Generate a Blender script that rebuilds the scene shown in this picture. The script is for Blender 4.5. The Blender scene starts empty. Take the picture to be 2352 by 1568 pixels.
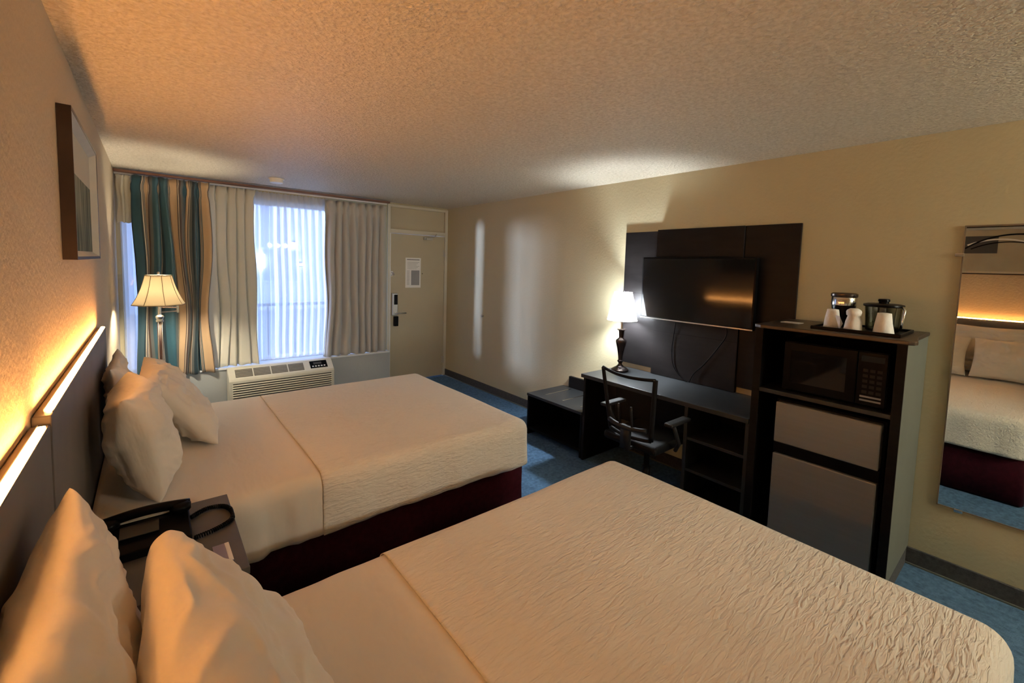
import bpy, bmesh, math, random
from mathutils import Vector, Matrix, noise
random.seed(7)
C = bpy.context.scene.collection
PI = math.pi
H = 2.44; XT = 3.36; XL = -.245; YW = 5.62; YB = -2.6
HB = -.207                                    # front face of the headboard

# ------------------------------------------------------------------ materials
def _nt(name):
    m = bpy.data.materials.new(name); m.use_nodes = True
    nt = m.node_tree; return m, nt, nt.nodes['Principled BSDF']
def mat(name, col, rough=.6, metal=0, var=.06, vscale=8, bump=0, bscale=60, stretch=(1,1,1), spec=.5,
        detail=3, sheen=0, coords='Object', dist=.02, coat=0):
    m, nt, b = _nt(name); N = nt.nodes; L = nt.links
    b.inputs['Roughness'].default_value = rough; b.inputs['Metallic'].default_value = metal
    b.inputs['Specular IOR Level'].default_value = spec
    b.inputs['Coat Weight'].default_value = coat
    if sheen: b.inputs['Sheen Weight'].default_value = sheen
    tc = N.new('ShaderNodeTexCoord'); mp = N.new('ShaderNodeMapping'); mp.inputs['Scale'].default_value = stretch
    L.new(tc.outputs[coords], mp.inputs['Vector'])
    n = N.new('ShaderNodeTexNoise'); n.inputs['Scale'].default_value = vscale; n.inputs['Detail'].default_value = 4
    L.new(mp.outputs[0], n.inputs['Vector'])
    r = N.new('ShaderNodeValToRGB')
    r.color_ramp.elements[0].position = .3; r.color_ramp.elements[1].position = .7
    r.color_ramp.elements[0].color = [c*(1-var) for c in col]+[1]
    r.color_ramp.elements[1].color = [min(1, c*(1+var)) for c in col]+[1]
    L.new(n.outputs['Fac'], r.inputs[0]); L.new(r.outputs[0], b.inputs['Base Color'])
    if bump:
        n2 = N.new('ShaderNodeTexNoise'); n2.inputs['Scale'].default_value = bscale; n2.inputs['Detail'].default_value = detail
        L.new(mp.outputs[0], n2.inputs['Vector'])
        bp = N.new('ShaderNodeBump'); bp.inputs['Strength'].default_value = bump; bp.inputs['Distance'].default_value = dist
        L.new(n2.outputs['Fac'], bp.inputs['Height']); L.new(bp.outputs[0], b.inputs['Normal'])
    return m
def emit(name, col, s):
    m = bpy.data.materials.new(name); m.use_nodes = True; nt = m.node_tree; nt.nodes.clear()
    e = nt.nodes.new('ShaderNodeEmission'); e.inputs[0].default_value = (*col, 1); e.inputs[1].default_value = s
    o = nt.nodes.new('ShaderNodeOutputMaterial'); nt.links.new(e.outputs[0], o.inputs[0]); return m
def translucent(name, col, transp=0., tl=.5, uvstripe=None):
    m = bpy.data.materials.new(name); m.use_nodes = True; nt = m.node_tree; nt.nodes.clear(); N = nt.nodes; L = nt.links
    d = N.new('ShaderNodeBsdfDiffuse'); t = N.new('ShaderNodeBsdfTranslucent')
    for q in (d, t): q.inputs['Color'].default_value = (*col, 1)
    mx = N.new('ShaderNodeMixShader'); mx.inputs[0].default_value = tl
    L.new(d.outputs[0], mx.inputs[1]); L.new(t.outputs[0], mx.inputs[2]); out = mx
    if transp:
        tr = N.new('ShaderNodeBsdfTransparent'); m2 = N.new('ShaderNodeMixShader'); m2.inputs[0].default_value = transp
        L.new(mx.outputs[0], m2.inputs[1]); L.new(tr.outputs[0], m2.inputs[2]); out = m2
    nz = N.new('ShaderNodeTexNoise'); nz.inputs['Scale'].default_value = 300
    bp = N.new('ShaderNodeBump'); bp.inputs['Strength'].default_value = .15; bp.inputs['Distance'].default_value = .002
    tc = N.new('ShaderNodeTexCoord'); L.new(tc.outputs['Object'], nz.inputs['Vector'])
    L.new(nz.outputs['Fac'], bp.inputs['Height'])
    for q in (d, t): L.new(bp.outputs[0], q.inputs['Normal'])
    o = N.new('ShaderNodeOutputMaterial'); L.new(out.outputs[0], o.inputs[0]); return m
def glass(name, col=(1,1,1), gl=.08, rough=.02):
    m = bpy.data.materials.new(name); m.use_nodes = True; nt = m.node_tree; nt.nodes.clear(); N = nt.nodes; L = nt.links
    t = N.new('ShaderNodeBsdfTransparent'); t.inputs[0].default_value = (*col, 1)
    g = N.new('ShaderNodeBsdfGlossy'); g.inputs['Roughness'].default_value = rough
    mx = N.new('ShaderNodeMixShader'); mx.inputs[0].default_value = gl
    L.new(t.outputs[0], mx.inputs[1]); L.new(g.outputs[0], mx.inputs[2])
    o = N.new('ShaderNodeOutputMaterial'); L.new(mx.outputs[0], o.inputs[0]); return m

def wall_mat(name, col, bump=.35):
    return mat(name, col, rough=.75, var=.03, vscale=1.2, bump=bump, bscale=55, detail=5, dist=.006, spec=.3)
M = {}
M['wall'] = wall_mat('painted_wall', (.51, .462, .305))
M['wall_left'] = wall_mat('textured_headboard_wall', (.50, .41, .29), .5)
def ceiling_mat():
    m, nt, b = _nt('knockdown_ceiling'); N = nt.nodes; L = nt.links
    b.inputs['Roughness'].default_value = .5; b.inputs['Specular IOR Level'].default_value = .45
    tc = N.new('ShaderNodeTexCoord')
    n1 = N.new('ShaderNodeTexNoise'); n1.inputs['Scale'].default_value = 52; n1.inputs['Detail'].default_value = 5; n1.inputs['Distortion'].default_value = .6
    v = N.new('ShaderNodeTexVoronoi'); v.inputs['Scale'].default_value = 80
    L.new(tc.outputs['Object'], n1.inputs['Vector']); L.new(tc.outputs['Object'], v.inputs['Vector'])
    ma = N.new('ShaderNodeMath'); ma.operation = 'SUBTRACT'
    L.new(n1.outputs['Fac'], ma.inputs[0])
    mu = N.new('ShaderNodeMath'); mu.operation = 'MULTIPLY'; mu.inputs[1].default_value = .35
    L.new(v.outputs['Distance'], mu.inputs[0]); L.new(mu.outputs[0], ma.inputs[1])
    bp = N.new('ShaderNodeBump'); bp.inputs['Strength'].default_value = 1; bp.inputs['Distance'].default_value = .016
    L.new(ma.outputs[0], bp.inputs['Height']); L.new(bp.outputs[0], b.inputs['Normal'])
    r = N.new('ShaderNodeValToRGB'); r.color_ramp.elements[0].position = .3; r.color_ramp.elements[1].position = .65
    r.color_ramp.elements[0].color = (.53, .47, .36, 1); r.color_ramp.elements[1].color = (.70, .64, .52, 1)
    L.new(n1.outputs['Fac'], r.inputs[0]); L.new(r.outputs[0], b.inputs['Base Color']); return m
M['ceiling'] = ceiling_mat()
M['lower_wall'] = wall_mat('grey_painted_lower_wall', (.40, .43, .44), .2)
M['carpet'] = mat('blue_grey_carpet', (.085, .165, .28), rough=.95, var=.3, vscale=45, bump=.5, bscale=260, spec=.1)
M['baseboard'] = mat('charcoal_carpet_baseboard', (.062, .062, .064), rough=.9, var=.2, vscale=60, bump=.2, bscale=200, spec=.15)
M['door'] = mat('painted_tan_door', (.47, .42, .30), rough=.5, var=.03, vscale=3, bump=.05, bscale=40)
M['frame_paint'] = mat('painted_cream_door_frame', (.60, .57, .46), rough=.45, var=.03, vscale=4)
M['white_paint'] = mat('white_painted_frame', (.72, .74, .76), rough=.45, var=.03)
M['espresso'] = mat('espresso_laminate', (.007, .0065, .0065), rough=.45, var=.25, vscale=6, stretch=(1, 1, 9), spec=.08)
M['espresso_top'] = mat('espresso_desk_laminate', (.022, .024, .026), rough=.38, var=.15, vscale=10, spec=.4)
M['cab_top'] = mat('dark_walnut_cabinet_top', (.045, .028, .02), rough=.35, var=.25, vscale=12)
M['edge'] = mat('charcoal_edge_band', (.014, .014, .015), rough=.5, spec=.2)
M['greyside'] = mat('grey_green_cabinet_side', (.095, .10, .082), rough=.6, var=.08, vscale=4)
M['headboard'] = mat('grey_brown_headboard_laminate', (.10, .085, .075), rough=.55, var=.15, vscale=5)
M['panel'] = mat('black_brown_wall_panel', (.009, .0078, .008), rough=.42, var=.25, vscale=4, stretch=(1, 1, 6), spec=.15)
M['nightstand'] = mat('slate_grey_nightstand_laminate', (.085, .08, .075), rough=.5, var=.1, vscale=9)
M['black'] = mat('black_plastic', (.004, .004, .0045), rough=.3, spec=.06)
M['black_matte'] = mat('black_matte_plastic', (.007, .007, .008), rough=.6, spec=.12)
M['screen'] = mat('television_screen_glass', (.003, .003, .0035), rough=.08, spec=.35, var=0)
M['oven_glass'] = mat('microwave_window_glass', (.008, .008, .008), rough=.06, spec=.3, var=0)
M['chrome'] = mat('polished_chrome', (.75, .75, .76), rough=.16, metal=1, var=.02)
M['nickel'] = mat('satin_nickel', (.55, .54, .51), rough=.33, metal=1, var=.04)
M['steel'] = mat('brushed_steel_door', (.22, .23, .24), rough=.38, metal=.35, var=.04, vscale=3, stretch=(1, 1, 20))
M['bronze'] = mat('dark_bronze', (.05, .035, .03), rough=.25, metal=.6, var=.2)
M['wood_pole'] = mat('dark_brown_wood_pole', (.045, .02, .016), rough=.3, var=.2, vscale=20)
M['spread'] = None
M['sheet'] = mat('smooth_white_sheet', (.74, .68, .60), rough=.85, var=.03, vscale=3, bump=.35, bscale=7, stretch=(1.5, .5, 1), dist=.02, spec=.15, sheen=.2)
M['pillow'] = mat('white_pillowcase_cotton', (.76, .70, .62), rough=.85, var=.03, vscale=4, bump=.5, bscale=11, dist=.016, stretch=(1,.45,1.4), spec=.15, sheen=.2)
M['maroon'] = mat('maroon_bed_skirt', (.028, .003, .007), rough=.9, var=.2, vscale=30, bump=.2, bscale=160, spec=.1)
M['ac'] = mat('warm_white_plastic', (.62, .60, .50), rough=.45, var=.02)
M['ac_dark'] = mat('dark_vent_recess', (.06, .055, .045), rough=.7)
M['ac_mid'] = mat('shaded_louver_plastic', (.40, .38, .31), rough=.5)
M['white_plastic'] = mat('white_plastic', (.8, .79, .75), rough=.4)
M['paper'] = mat('white_paper', (.85, .86, .86), rough=.8, var=.02)
M['ink'] = mat('grey_printed_ink', (.30, .31, .33), rough=.8)
M['cup'] = mat('white_wrapped_paper_cup', (.85, .84, .80), rough=.6, var=.08, vscale=25, bump=.5, bscale=45, dist=.006)
M['cream'] = mat('cream_faceplate', (.62, .58, .47), rough=.5)
M['liner'] = translucent('cream_blackout_curtain', (.74, .72, .62), 0, .16)
M['drape'] = translucent('pale_grey_curtain', (.58, .56, .51), 0, .14)
M['sheer'] = translucent('white_sheer_curtain', (.86, .88, .93), .34, .62)
M['shade_warm'] = translucent('cream_fabric_lamp_shade', (.80, .72, .56), 0, .5)
M['shade_white'] = translucent('white_fabric_lamp_shade', (.96, .97, .98), .13, .8)
M['pane'] = glass('window_glass', (1, 1, 1), .05)
M['smoke'] = glass('smoked_clear_plastic', (.25, .24, .22), .12, .05)
M['clear'] = glass('clear_container_plastic', (.55, .55, .5), .14, .05)
M['mirror'] = mat('silver_mirror_glass', (.86, .88, .86), rough=.012, metal=1, var=0)
M['mesh'] = glass('black_chair_mesh', (.42, .44, .46), .0, .5)
def mesh_mat():
    m = bpy.data.materials.new('black_woven_mesh'); m.use_nodes = True; nt = m.node_tree; nt.nodes.clear(); N = nt.nodes; L = nt.links
    t = N.new('ShaderNodeBsdfTransparent'); d = N.new('ShaderNodeBsdfDiffuse'); d.inputs[0].default_value = (.03, .03, .032, 1)
    mx = N.new('ShaderNodeMixShader'); mx.inputs[0].default_value = .38
    L.new(t.outputs[0], mx.inputs[1]); L.new(d.outputs[0], mx.inputs[2])
    o = N.new('ShaderNodeOutputMaterial'); L.new(mx.outputs[0], o.inputs[0]); return m
M['mesh'] = mesh_mat()
def spread_mat():
    m, nt, b = _nt('seersucker_white_bedspread'); N = nt.nodes; L = nt.links
    b.inputs['Base Color'].default_value = (.76, .70, .61, 1); b.inputs['Roughness'].default_value = .85
    b.inputs['Specular IOR Level'].default_value = .15; b.inputs['Sheen Weight'].default_value = .2
    tc = N.new('ShaderNodeTexCoord'); mp = N.new('ShaderNodeMapping'); mp.inputs['Scale'].default_value = (17, 75, 75)
    L.new(tc.outputs['Object'], mp.inputs[0])
    n = N.new('ShaderNodeTexNoise'); n.inputs['Scale'].default_value = 1; n.inputs['Detail'].default_value = 2.5; n.inputs['Distortion'].default_value = .8
    L.new(mp.outputs[0], n.inputs['Vector'])
    n2 = N.new('ShaderNodeTexNoise'); n2.inputs['Scale'].default_value = 2.2; L.new(tc.outputs['Object'], n2.inputs['Vector'])
    r = N.new('ShaderNodeMapRange'); r.inputs['From Min'].default_value = .38; r.inputs['From Max'].default_value = .62
    r.inputs['To Min'].default_value = .5; L.new(n2.outputs['Fac'], r.inputs['Value'])
    mu = N.new('ShaderNodeMath'); mu.operation = 'MULTIPLY'; L.new(n.outputs['Fac'], mu.inputs[0]); L.new(r.outputs[0], mu.inputs[1])
    bp = N.new('ShaderNodeBump'); bp.inputs['Strength'].default_value = .9; bp.inputs['Distance'].default_value = .015
    L.new(mu.outputs[0], bp.inputs['Height']); L.new(bp.outputs[0], b.inputs['Normal']); return m
M['spread'] = spread_mat()
def stripe_mat():
    m = bpy.data.materials.new('teal_tan_striped_drape'); m.use_nodes = True; nt = m.node_tree; nt.nodes.clear(); N = nt.nodes; L = nt.links
    uv = N.new('ShaderNodeUVMap'); sp = N.new('ShaderNodeSeparateXYZ'); L.new(uv.outputs[0], sp.inputs[0])
    mu = N.new('ShaderNodeMath'); mu.operation = 'MULTIPLY'; mu.inputs[1].default_value = 1/.55; L.new(sp.outputs[0], mu.inputs[0])
    fr = N.new('ShaderNodeMath'); fr.operation = 'FRACT'; L.new(mu.outputs[0], fr.inputs[0])
    r = N.new('ShaderNodeValToRGB'); r.color_ramp.interpolation = 'CONSTANT'
    teal = (.022, .085, .125); dteal = (.010, .030, .045); tan = (.52, .36, .215); cream = (.50, .43, .33); brown = (.06, .04, .035); grey = (.11, .12, .12)
    st = [(0, dteal), (.06, teal), (.30, dteal), (.325, cream), (.345, brown), (.36, cream), (.375, grey), (.40, tan), (.56, brown), (.575, cream),
          (.59, brown), (.63, grey), (.68, teal), (.80, dteal), (.83, tan), (.90, cream), (.915, brown), (.935, cream), (.95, grey)]
    e = r.color_ramp.elements
    e[0].position = 0; e[0].color = (*dteal, 1); e[1].position = st[1][0]; e[1].color = (*st[1][1], 1)
    for p, c in st[2:]:
        q = e.new(p); q.color = (*c, 1)
    L.new(fr.outputs[0], r.inputs[0])
    b = N.new('ShaderNodeBsdfPrincipled'); b.inputs['Roughness'].default_value = .42; b.inputs['Specular IOR Level'].default_value = .5
    b.inputs['Sheen Weight'].default_value = .3
    L.new(r.outputs[0], b.inputs['Base Color'])
    o = N.new('ShaderNodeOutputMaterial'); L.new(b.outputs[0], o.inputs[0]); return m
M['stripe'] = stripe_mat()
M['led'] = emit('warm_led_diffuser', (1, .41, .105), 165)
M['bulb_warm'] = emit('warm_bulb', (1, .87, .66), 1050)
M['bulb_cool'] = emit('cool_bulb', (.88, .95, 1), 2200)
M['far_lamp'] = emit('far_window_light', (1, .97, .9), 16)
M['vanity'] = emit('vanity_bulb_glow', (1, .95, .78), 430)
M['led_dot'] = emit('green_indicator', (.7, .9, 1), 2)

# ------------------------------------------------------------------ builders
class MB:
    def __init__(s): s.bm = bmesh.new()
    def _add(s, vs, fs):
        b = [s.bm.verts.new(v) for v in vs]
        for f in fs:
            try: s.bm.faces.new([b[i] for i in f])
            except ValueError: pass
        return s
    def box(s, x0, x1, y0, y1, z0, z1):
        v = [(x, y, z) for x in (x0, x1) for y in (y0, y1) for z in (z0, z1)]
        return s._add(v, [(0,1,3,2),(4,6,7,5),(0,4,5,1),(2,3,7,6),(0,2,6,4),(1,5,7,3)])
    def prism(s, poly, lo, hi, axis='y'):
        n = len(poly); v = []
        for t in (lo, hi):
            for a, b in poly:
                v.append({'y': (a, t, b), 'x': (t, a, b), 'z': (a, b, t)}[axis])
        f = [tuple(range(n)), tuple(range(2*n-1, n-1, -1))] + [(i, i+n, (i+1) % n+n, (i+1) % n) for i in range(n)]
        return s._add(v, f)
    def lathe(s, prof, c=(0,0,0), n=32, caps=True, sq=None):
        v = []; m = len(prof)
        for r, z in prof:
            for k in range(n):
                a = 2*PI*k/n; v.append((c[0]+r*math.cos(a), c[1]+r*math.sin(a), c[2]+z))
        f = [(i*n+k, i*n+(k+1) % n, (i+1)*n+(k+1) % n, (i+1)*n+k) for i in range(m-1) for k in range(n)]
        if caps: f += [tuple(range(n-1, -1, -1)), tuple((m-1)*n+k for k in range(n))]
        return s._add(v, f)
    def tube(s, pts, r, n=10, r1=None):
        pts = [Vector(p) for p in pts]; v = []; up = None
        for i, p in enumerate(pts):
            d = (pts[min(i+1, len(pts)-1)]-pts[max(i-1, 0)]).normalized()
            if up is None: up = d.orthogonal().normalized()
            up = (up-d*up.dot(d)).normalized(); w = d.cross(up)
            rr = r if r1 is None else r+(r1-r)*i/(len(pts)-1)
            for k in range(n):
                a = 2*PI*k/n; v.append(p+up*rr*math.cos(a)+w*rr*math.sin(a))
        m = len(pts)
        f = [(i*n+k, i*n+(k+1) % n, (i+1)*n+(k+1) % n, (i+1)*n+k) for i in range(m-1) for k in range(n)]
        f += [tuple(range(n-1, -1, -1)), tuple((m-1)*n+k for k in range(n))]
        return s._add(v, f)
    def bar(s, p0, p1, w, h):
        p0, p1 = Vector(p0), Vector(p1); d = (p1-p0).normalized()
        up = Vector((0,0,1)) if abs(d.z) < .9 else Vector((0,1,0))
        a = d.cross(up).normalized()*w/2; b = a.cross(d).normalized()*h/2
        v = [p+i*a+j*b for p in (p0, p1) for i in (-1, 1) for j in (-1, 1)]
        return s._add(v, [(0,1,3,2),(4,6,7,5),(0,4,5,1),(2,3,7,6),(0,2,6,4),(1,5,7,3)])
    def build(s, name, m, parent=None, bevel=0, smooth=False, local=False, seg=2):
        bm = s.bm
        bmesh.ops.recalc_face_normals(bm, faces=bm.faces)
        if parent is not None and not local:
            bmesh.ops.transform(bm, matrix=WM[parent.name].inverted(), verts=bm.verts)
        loc = None
        if parent is None and not local:
            xs = [v.co for v in bm.verts]
            loc = Vector(((min(p.x for p in xs)+max(p.x for p in xs))/2, (min(p.y for p in xs)+max(p.y for p in xs))/2, min(p.z for p in xs)))
            bmesh.ops.translate(bm, vec=-loc, verts=bm.verts)
        me = bpy.data.meshes.new(name); bm.to_mesh(me); bm.free()
        o = bpy.data.objects.new(name, me); C.objects.link(o); me.materials.append(M[m] if isinstance(m, str) else m)
        if loc: o.location = loc
        if parent is not None: o.parent = parent
        WM[o.name] = (WM[parent.name] if parent is not None else Matrix.Translation(loc or (0,0,0)))
        if smooth:
            for p in me.polygons: p.use_smooth = True
        if bevel:
            b = o.modifiers.new('Bevel', 'BEVEL'); b.width = bevel; b.segments = seg; b.limit_method = 'ANGLE'; b.angle_limit = .6
        return o
WM = {}
def tag(o, label, cat, group=None):
    o['label'] = label; o['category'] = cat
    if group: o['group'] = group
    return o
def thing(name, label, cat, loc=(0,0,0), rotz=0, group=None, mtx=None):
    o = bpy.data.objects.new(name, None); C.objects.link(o); o.empty_display_size = .1
    if mtx is None: o.location = loc; o.rotation_euler = (0,0,rotz); mtx = Matrix.Translation(loc) @ Matrix.Rotation(rotz, 4, 'Z')
    else: o.matrix_world = mtx
    WM[o.name] = mtx; return tag(o, label, cat, group)
def struct(o):
    o['kind'] = 'structure'; return o
def smooth_angle(o, ang=.7):
    for p in o.data.polygons: p.use_smooth = True
    try: o.data.set_sharp_from_angle(angle=ang)
    except Exception: pass
    return o

# ------------------------------------------------------------------ room shell
struct(MB().box(XL-.1, XT+.1, YB-.1, YW+.05, -.1, 0).build('floor', 'carpet'))
struct(MB().box(XL-.1, XT+.1, YB-.1, YW+.25, H, H+.1).build('ceiling', 'ceiling'))
struct(MB().box(XL-.12, XL, YB, YW+.25, 0, H).build('wall_left', 'wall_left'))
struct(MB().box(XT, XT+.12, YB, YW+.25, 0, H).build('wall_right', 'wall'))
struct(MB().box(XL-.12, XT+.12, YB-.12, YB, 0, H).build('wall_back', 'wall'))
struct(MB().box(XL, 2.1, -1.45, -1.33, 0, H).build('wall_vanity_blocker', 'wall'))  # unseen partition added to keep vanity light off the left wall
# window wall: header, jamb between window and door, header over the door frame
w = MB()
w.box(XL, 2.44, YW, YW+.2, 2.30, H); w.box(XL, -.21, YW, YW+.2, .47, 2.30); w.box(2.36, 2.44, YW, YW+.2, .47, 2.30)
w.box(2.44, XT, YW, YW+.2, 2.425, H)
struct(w.build('wall_front', 'wall'))
struct(MB().box(XL, 2.44, YW-.12, YW+.2, 0, .455).build('wall_under_window', 'lower_wall'))
struct(MB().box(XL, 2.43, YW-.135, YW+.2, .455, .475).build('trim_1', 'white_paint', bevel=.004))
# window
wf = MB()
for a, b in ((-.21, -.17), (.84, .89), (1.70, 1.75), (2.32, 2.36)): wf.box(a, b, YW+.06, YW+.12, .475, 2.30)
for a, b in ((.475, .52), (2.25, 2.30)): wf.box(-.21, 2.36, YW+.06, YW+.12, a, b)
wd = struct(wf.build('window_1', 'white_paint', bevel=.003))
for a, b in ((-.17, .84), (.89, 1.70), (1.75, 2.32)):
    g = MB().box(a, b, YW+.088, YW+.092, .52, 2.25).build('window_glass', 'pane', wd)
# door
dr = struct(MB().box(2.485, 3.312, YW-.01, YW+.035, .008, 2.035).build('door_1', 'door', bevel=.002))
fr = MB(); fr.box(2.442, 2.482, YW-.02, YW+.2, 0, 2.42); fr.box(3.315, 3.36, YW-.02, YW+.2, 0, 2.42)
fr.box(2.482, 3.315, YW-.02, YW+.2, 2.385, 2.42); fr.box(2.482, 3.315, YW-.02, YW+.2, 2.04, 2.095)
struct(fr.build('trim_2', 'frame_paint', bevel=.003))
struct(MB().box(2.482, 3.315, YW+.02, YW+.08, 2.095, 2.385).build('transom_panel', 'door'))
# latch hardware on the door
lk = MB().box(2.505, 2.585, YW-.045, YW-.01, .93, 1.235).build('lock_plate', 'nickel', dr, bevel=.008)
MB().box(2.528, 2.577, YW-.052, YW-.045, 1.08, 1.215).build('card_reader', 'black', lk, bevel=.004)
MB().box(2.535, 2.59, YW-.055, YW-.01, .785, .92).build('lock_cover', 'black', lk, bevel=.006)
h = MB(); h.tube([(2.555, YW-.045, .965), (2.555, YW-.085, .965)], .014); h.tube([(2.55, YW-.085, .965), (2.60, YW-.088, .966), (2.69, YW-.082, .962)], .010, r1=.008)
h.build('door_handle', 'nickel', dr, smooth=True)
lt = MB(); lt.box(2.487, 2.515, YW-.03, YW-.01, 1.465, 1.53); lt.tube([(2.50, YW-.04, 1.51), (2.525, YW-.05, 1.50), (2.525, YW-.05, 1.485), (2.5, YW-.04, 1.475)], .005)
lt.build('door_latch', 'chrome', dr)
for z in (.24, 1.80):
    hg = MB(); hg.tube([(3.318, YW-.026, z-.05), (3.318, YW-.026, z+.05)], .007); hg.box(3.29, 3.312, YW-.014, YW-.01, z-.05, z+.05)
    hg.build('hinge', 'nickel', dr)
cl = MB(); cl.box(2.97, 3.10, YW-.05, YW-.01, 1.975, 2.01); cl.tube([(3.0, YW-.06, 2.0), (3.09, YW-.12, 2.02), (3.17, YW-.03, 2.06)], .006); cl.tube([(3.0,YW-.05,1.99),(3.0,YW-.075,1.99)], .014)
cl.build('door_closer', 'nickel', dr)
MB().box(2.476, 2.4855, YW-.024, YW-.0105, .02, 2.035).build('painted_gap_light', 'white_plastic', dr)  # white strip standing in for daylight leaking through the door gap
MB().tube([(2.96, YW-.014, 1.50), (2.96, YW-.008, 1.50)], .006).build('peephole', 'black', dr)
# baseboards
def baseb(name, *b):
    return struct(MB().box(*b).build(name, 'baseboard', bevel=.004))
br = baseb('baseboard_right', XT-.014, XT, YB, YW-.02, 0, .095)
MB().box(XT-.024, XT-.012, YB, YW-.02, 0, .008).build('baseboard_edge', 'greyside', br)
baseb('baseboard_left', XL, XL+.014, YB, YW-.12, 0, .095); baseb('baseboard_front', XL+.014, 2.43, YW-.134, YW-.12, 0, .095)
baseb('baseboard_back', XL+.014, XT-.014, YB, YB+.014, 0, .095)

# ------------------------------------------------------------------ outside the window
struct(MB().box(-6, 9, YW+.2, 7.35, -.12, -.02).build('balcony_floor', mat('pale_concrete_walkway', (.5, .5, .5), .9, bump=.1)))
struct(MB().box(-30, 40, 7.35, 60, -3.2, -3.0).build('ground', mat('grey_asphalt', (.25, .26, .27), .95, bump=.1)))
rl = thing('balcony_railing', 'dark metal balcony railing with thin balusters outside the window', 'railing', (1.5, 7.2, -.02))
MB().box(.2, 6, 7.18, 7.22, .96, 1.0).build('top_rail', 'espresso_top', rl)
MB().box(.2, 6, 7.185, 7.215, .06, .09).build('bottom_rail', 'espresso_top', rl)
for k in range(24): MB().box(.22+k*.12, .24+k*.12, 7.19, 7.21, .09, .96).build('baluster', 'espresso_top', rl)
for x in (.2, 3.2, 5.98): MB().box(x, x+.05, 7.175, 7.225, -.02, .97).build('post', 'espresso_top', rl)
pc = mat('tan_brick_column', (.42, .36, .32), .9, var=.15, vscale=20)
tag(MB().box(1.46, 1.62, 7.36, 7.52, -3, 3).build('porch_column', pc), 'pale brick porch column rising behind the balcony railing', 'column')
bd = thing('motel_building', 'pale two storey building across the lot seen through the sheer curtain', 'building', (6, 20, -3))
MB().box(-6, 22, 20, 26, -3, 5.7).build('wall', mat('pale_stucco', (.55, .56, .60), .9), bd)
MB().box(-6.4, 22.4, 19.4, 26.4, 5.7, 5.95).build('roof', mat('grey_roof', (.22, .23, .26), .9), bd)
MB().box(-1, 16, 18.8, 20, -.3, -.12).build('walkway_slab', mat('pale_slab', (.5, .5, .52), .9), bd)
for k in range(5):
    x = 0.4+k*3; f = MB().box(x, x+1.5, 19.95, 20.02, .7, 2.1).build('window_frame', 'white_paint', bd)
    MB().box(x+.08, x+1.42, 19.93, 19.96, .78, 2.02).build('window_pane', mat('bright_far_window%d' % k, (.3, .36, .45), .2), f)
for i, (x, z) in enumerate(((3.42, 1.55), (4.85, 1.45), (4.62, 2.3))):
    lm = thing('wall_light', ['tall bright light on the far building, left of the others', 'bright light low on the far building, right of the sheer curtain', 'topmost small light on the far building'][i], 'light', (x, 19.9, z), group=None)
    MB().box(x-.06, x+.06, 19.9, 19.95, z-.08, z+.10).build('wall_bracket', 'black_matte', lm)
    hh = .55 if i == 0 else .1
    MB().box(x-.1, x+.1, 19.78, 19.9, z-hh/2, z+hh/2).build('lamp_glass', 'far_lamp', lm, bevel=.02)

# ------------------------------------------------------------------ curtains
def curtain(name, x0, x1, zt, zb, yc, nf, amp, m, fold=2.2, seed=0, header=True, wob=.012, thick=.0015, taper=0, shear=0, ew=None):
    rnd = random.Random(seed)
    nu = nf*12; nv = 44; bm = bmesh.new(); uvl = bm.loops.layers.uv.new('UVMap')
    ph = [rnd.uniform(-.5, .5) for _ in range(nf+2)]; am = [rnd.uniform(.65, 1.15) for _ in range(nf+2)]
    Wd = x1-x0; grid = []
    for j in range(nv+1):
        t = j/nv; z = zt+(zb-zt)*t; row = []
        for i in range(nu+1):
            s = i/nu; k = s*nf; ki = int(min(k, nf-1)); f = k-ki
            a = am[ki]*(1-f)+am[ki+1]*f; p = ph[ki]*(1-f)+ph[ki+1]*f
            A = amp*(.45+.55*min(1, t*5))*a
            if header and t < .06: A = amp*.8*a
            if header and .04 < t < .09: A = amp*.25*a
            y = yc+A*math.sin(2*PI*k+p*(.4+t))+.35*A*math.sin(4*PI*k+1.3*seed+p*3)
            xx = x0+Wd*s+.5*A*math.sin(2*PI*k+p+PI/2+.6)+wob*noise.noise(Vector((s*3+seed*7, t*2.2, 0)))
            xx += shear*t*(s-.5)
            if ew: xx += ew(t)*(1-s)
            zz = z
            if j == 0: zz += .006*math.cos(4*PI*k)
            if j == nv: zz += .006*math.sin(2*PI*k*1.5+seed)
            row.append(bm.verts.new((xx, y, zz)))
        grid.append(row)
    for j in range(nv):
        for i in range(nu):
            fc = bm.faces.new((grid[j][i], grid[j][i+1], grid[j+1][i+1], grid[j+1][i])); fc.smooth = True
            for lp, (a, b) in zip(fc.loops, ((i, j), (i+1, j), (i+1, j+1), (i, j+1))): lp[uvl].uv = (a/nu*Wd*fold+seed*.0, b/nv*2)
    me = bpy.data.meshes.new(name); bm.to_mesh(me); bm.free(); me.materials.append(M[m])
    o = bpy.data.objects.new(name, me); C.objects.link(o); WM[o.name] = Matrix()
    if thick:
        md = o.modifiers.new('Solidify', 'SOLIDIFY'); md.thickness = thick
    return o
tag(curtain('sheer_curtain', -.215, 1.70, 2.385, .50, YW-.025, 26, .014, 'sheer', seed=3, thick=0, wob=.02), 'white translucent sheer curtain glowing blue in the middle of the window', 'curtain')
tag(curtain('striped_drape', -.125, .47, 2.393, .455, YW-.145, 6, .036, 'stripe', fold=2.4, seed=5, wob=.05), 'teal and tan striped drape bunched at the left of the window', 'curtain')
tag(curtain('lining_curtain', .43, .885, 2.385, .485, YW-.085, 5, .038, 'liner', seed=9, wob=.04), 'cream lining curtain between the striped drape and the sheer curtain', 'curtain')
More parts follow.
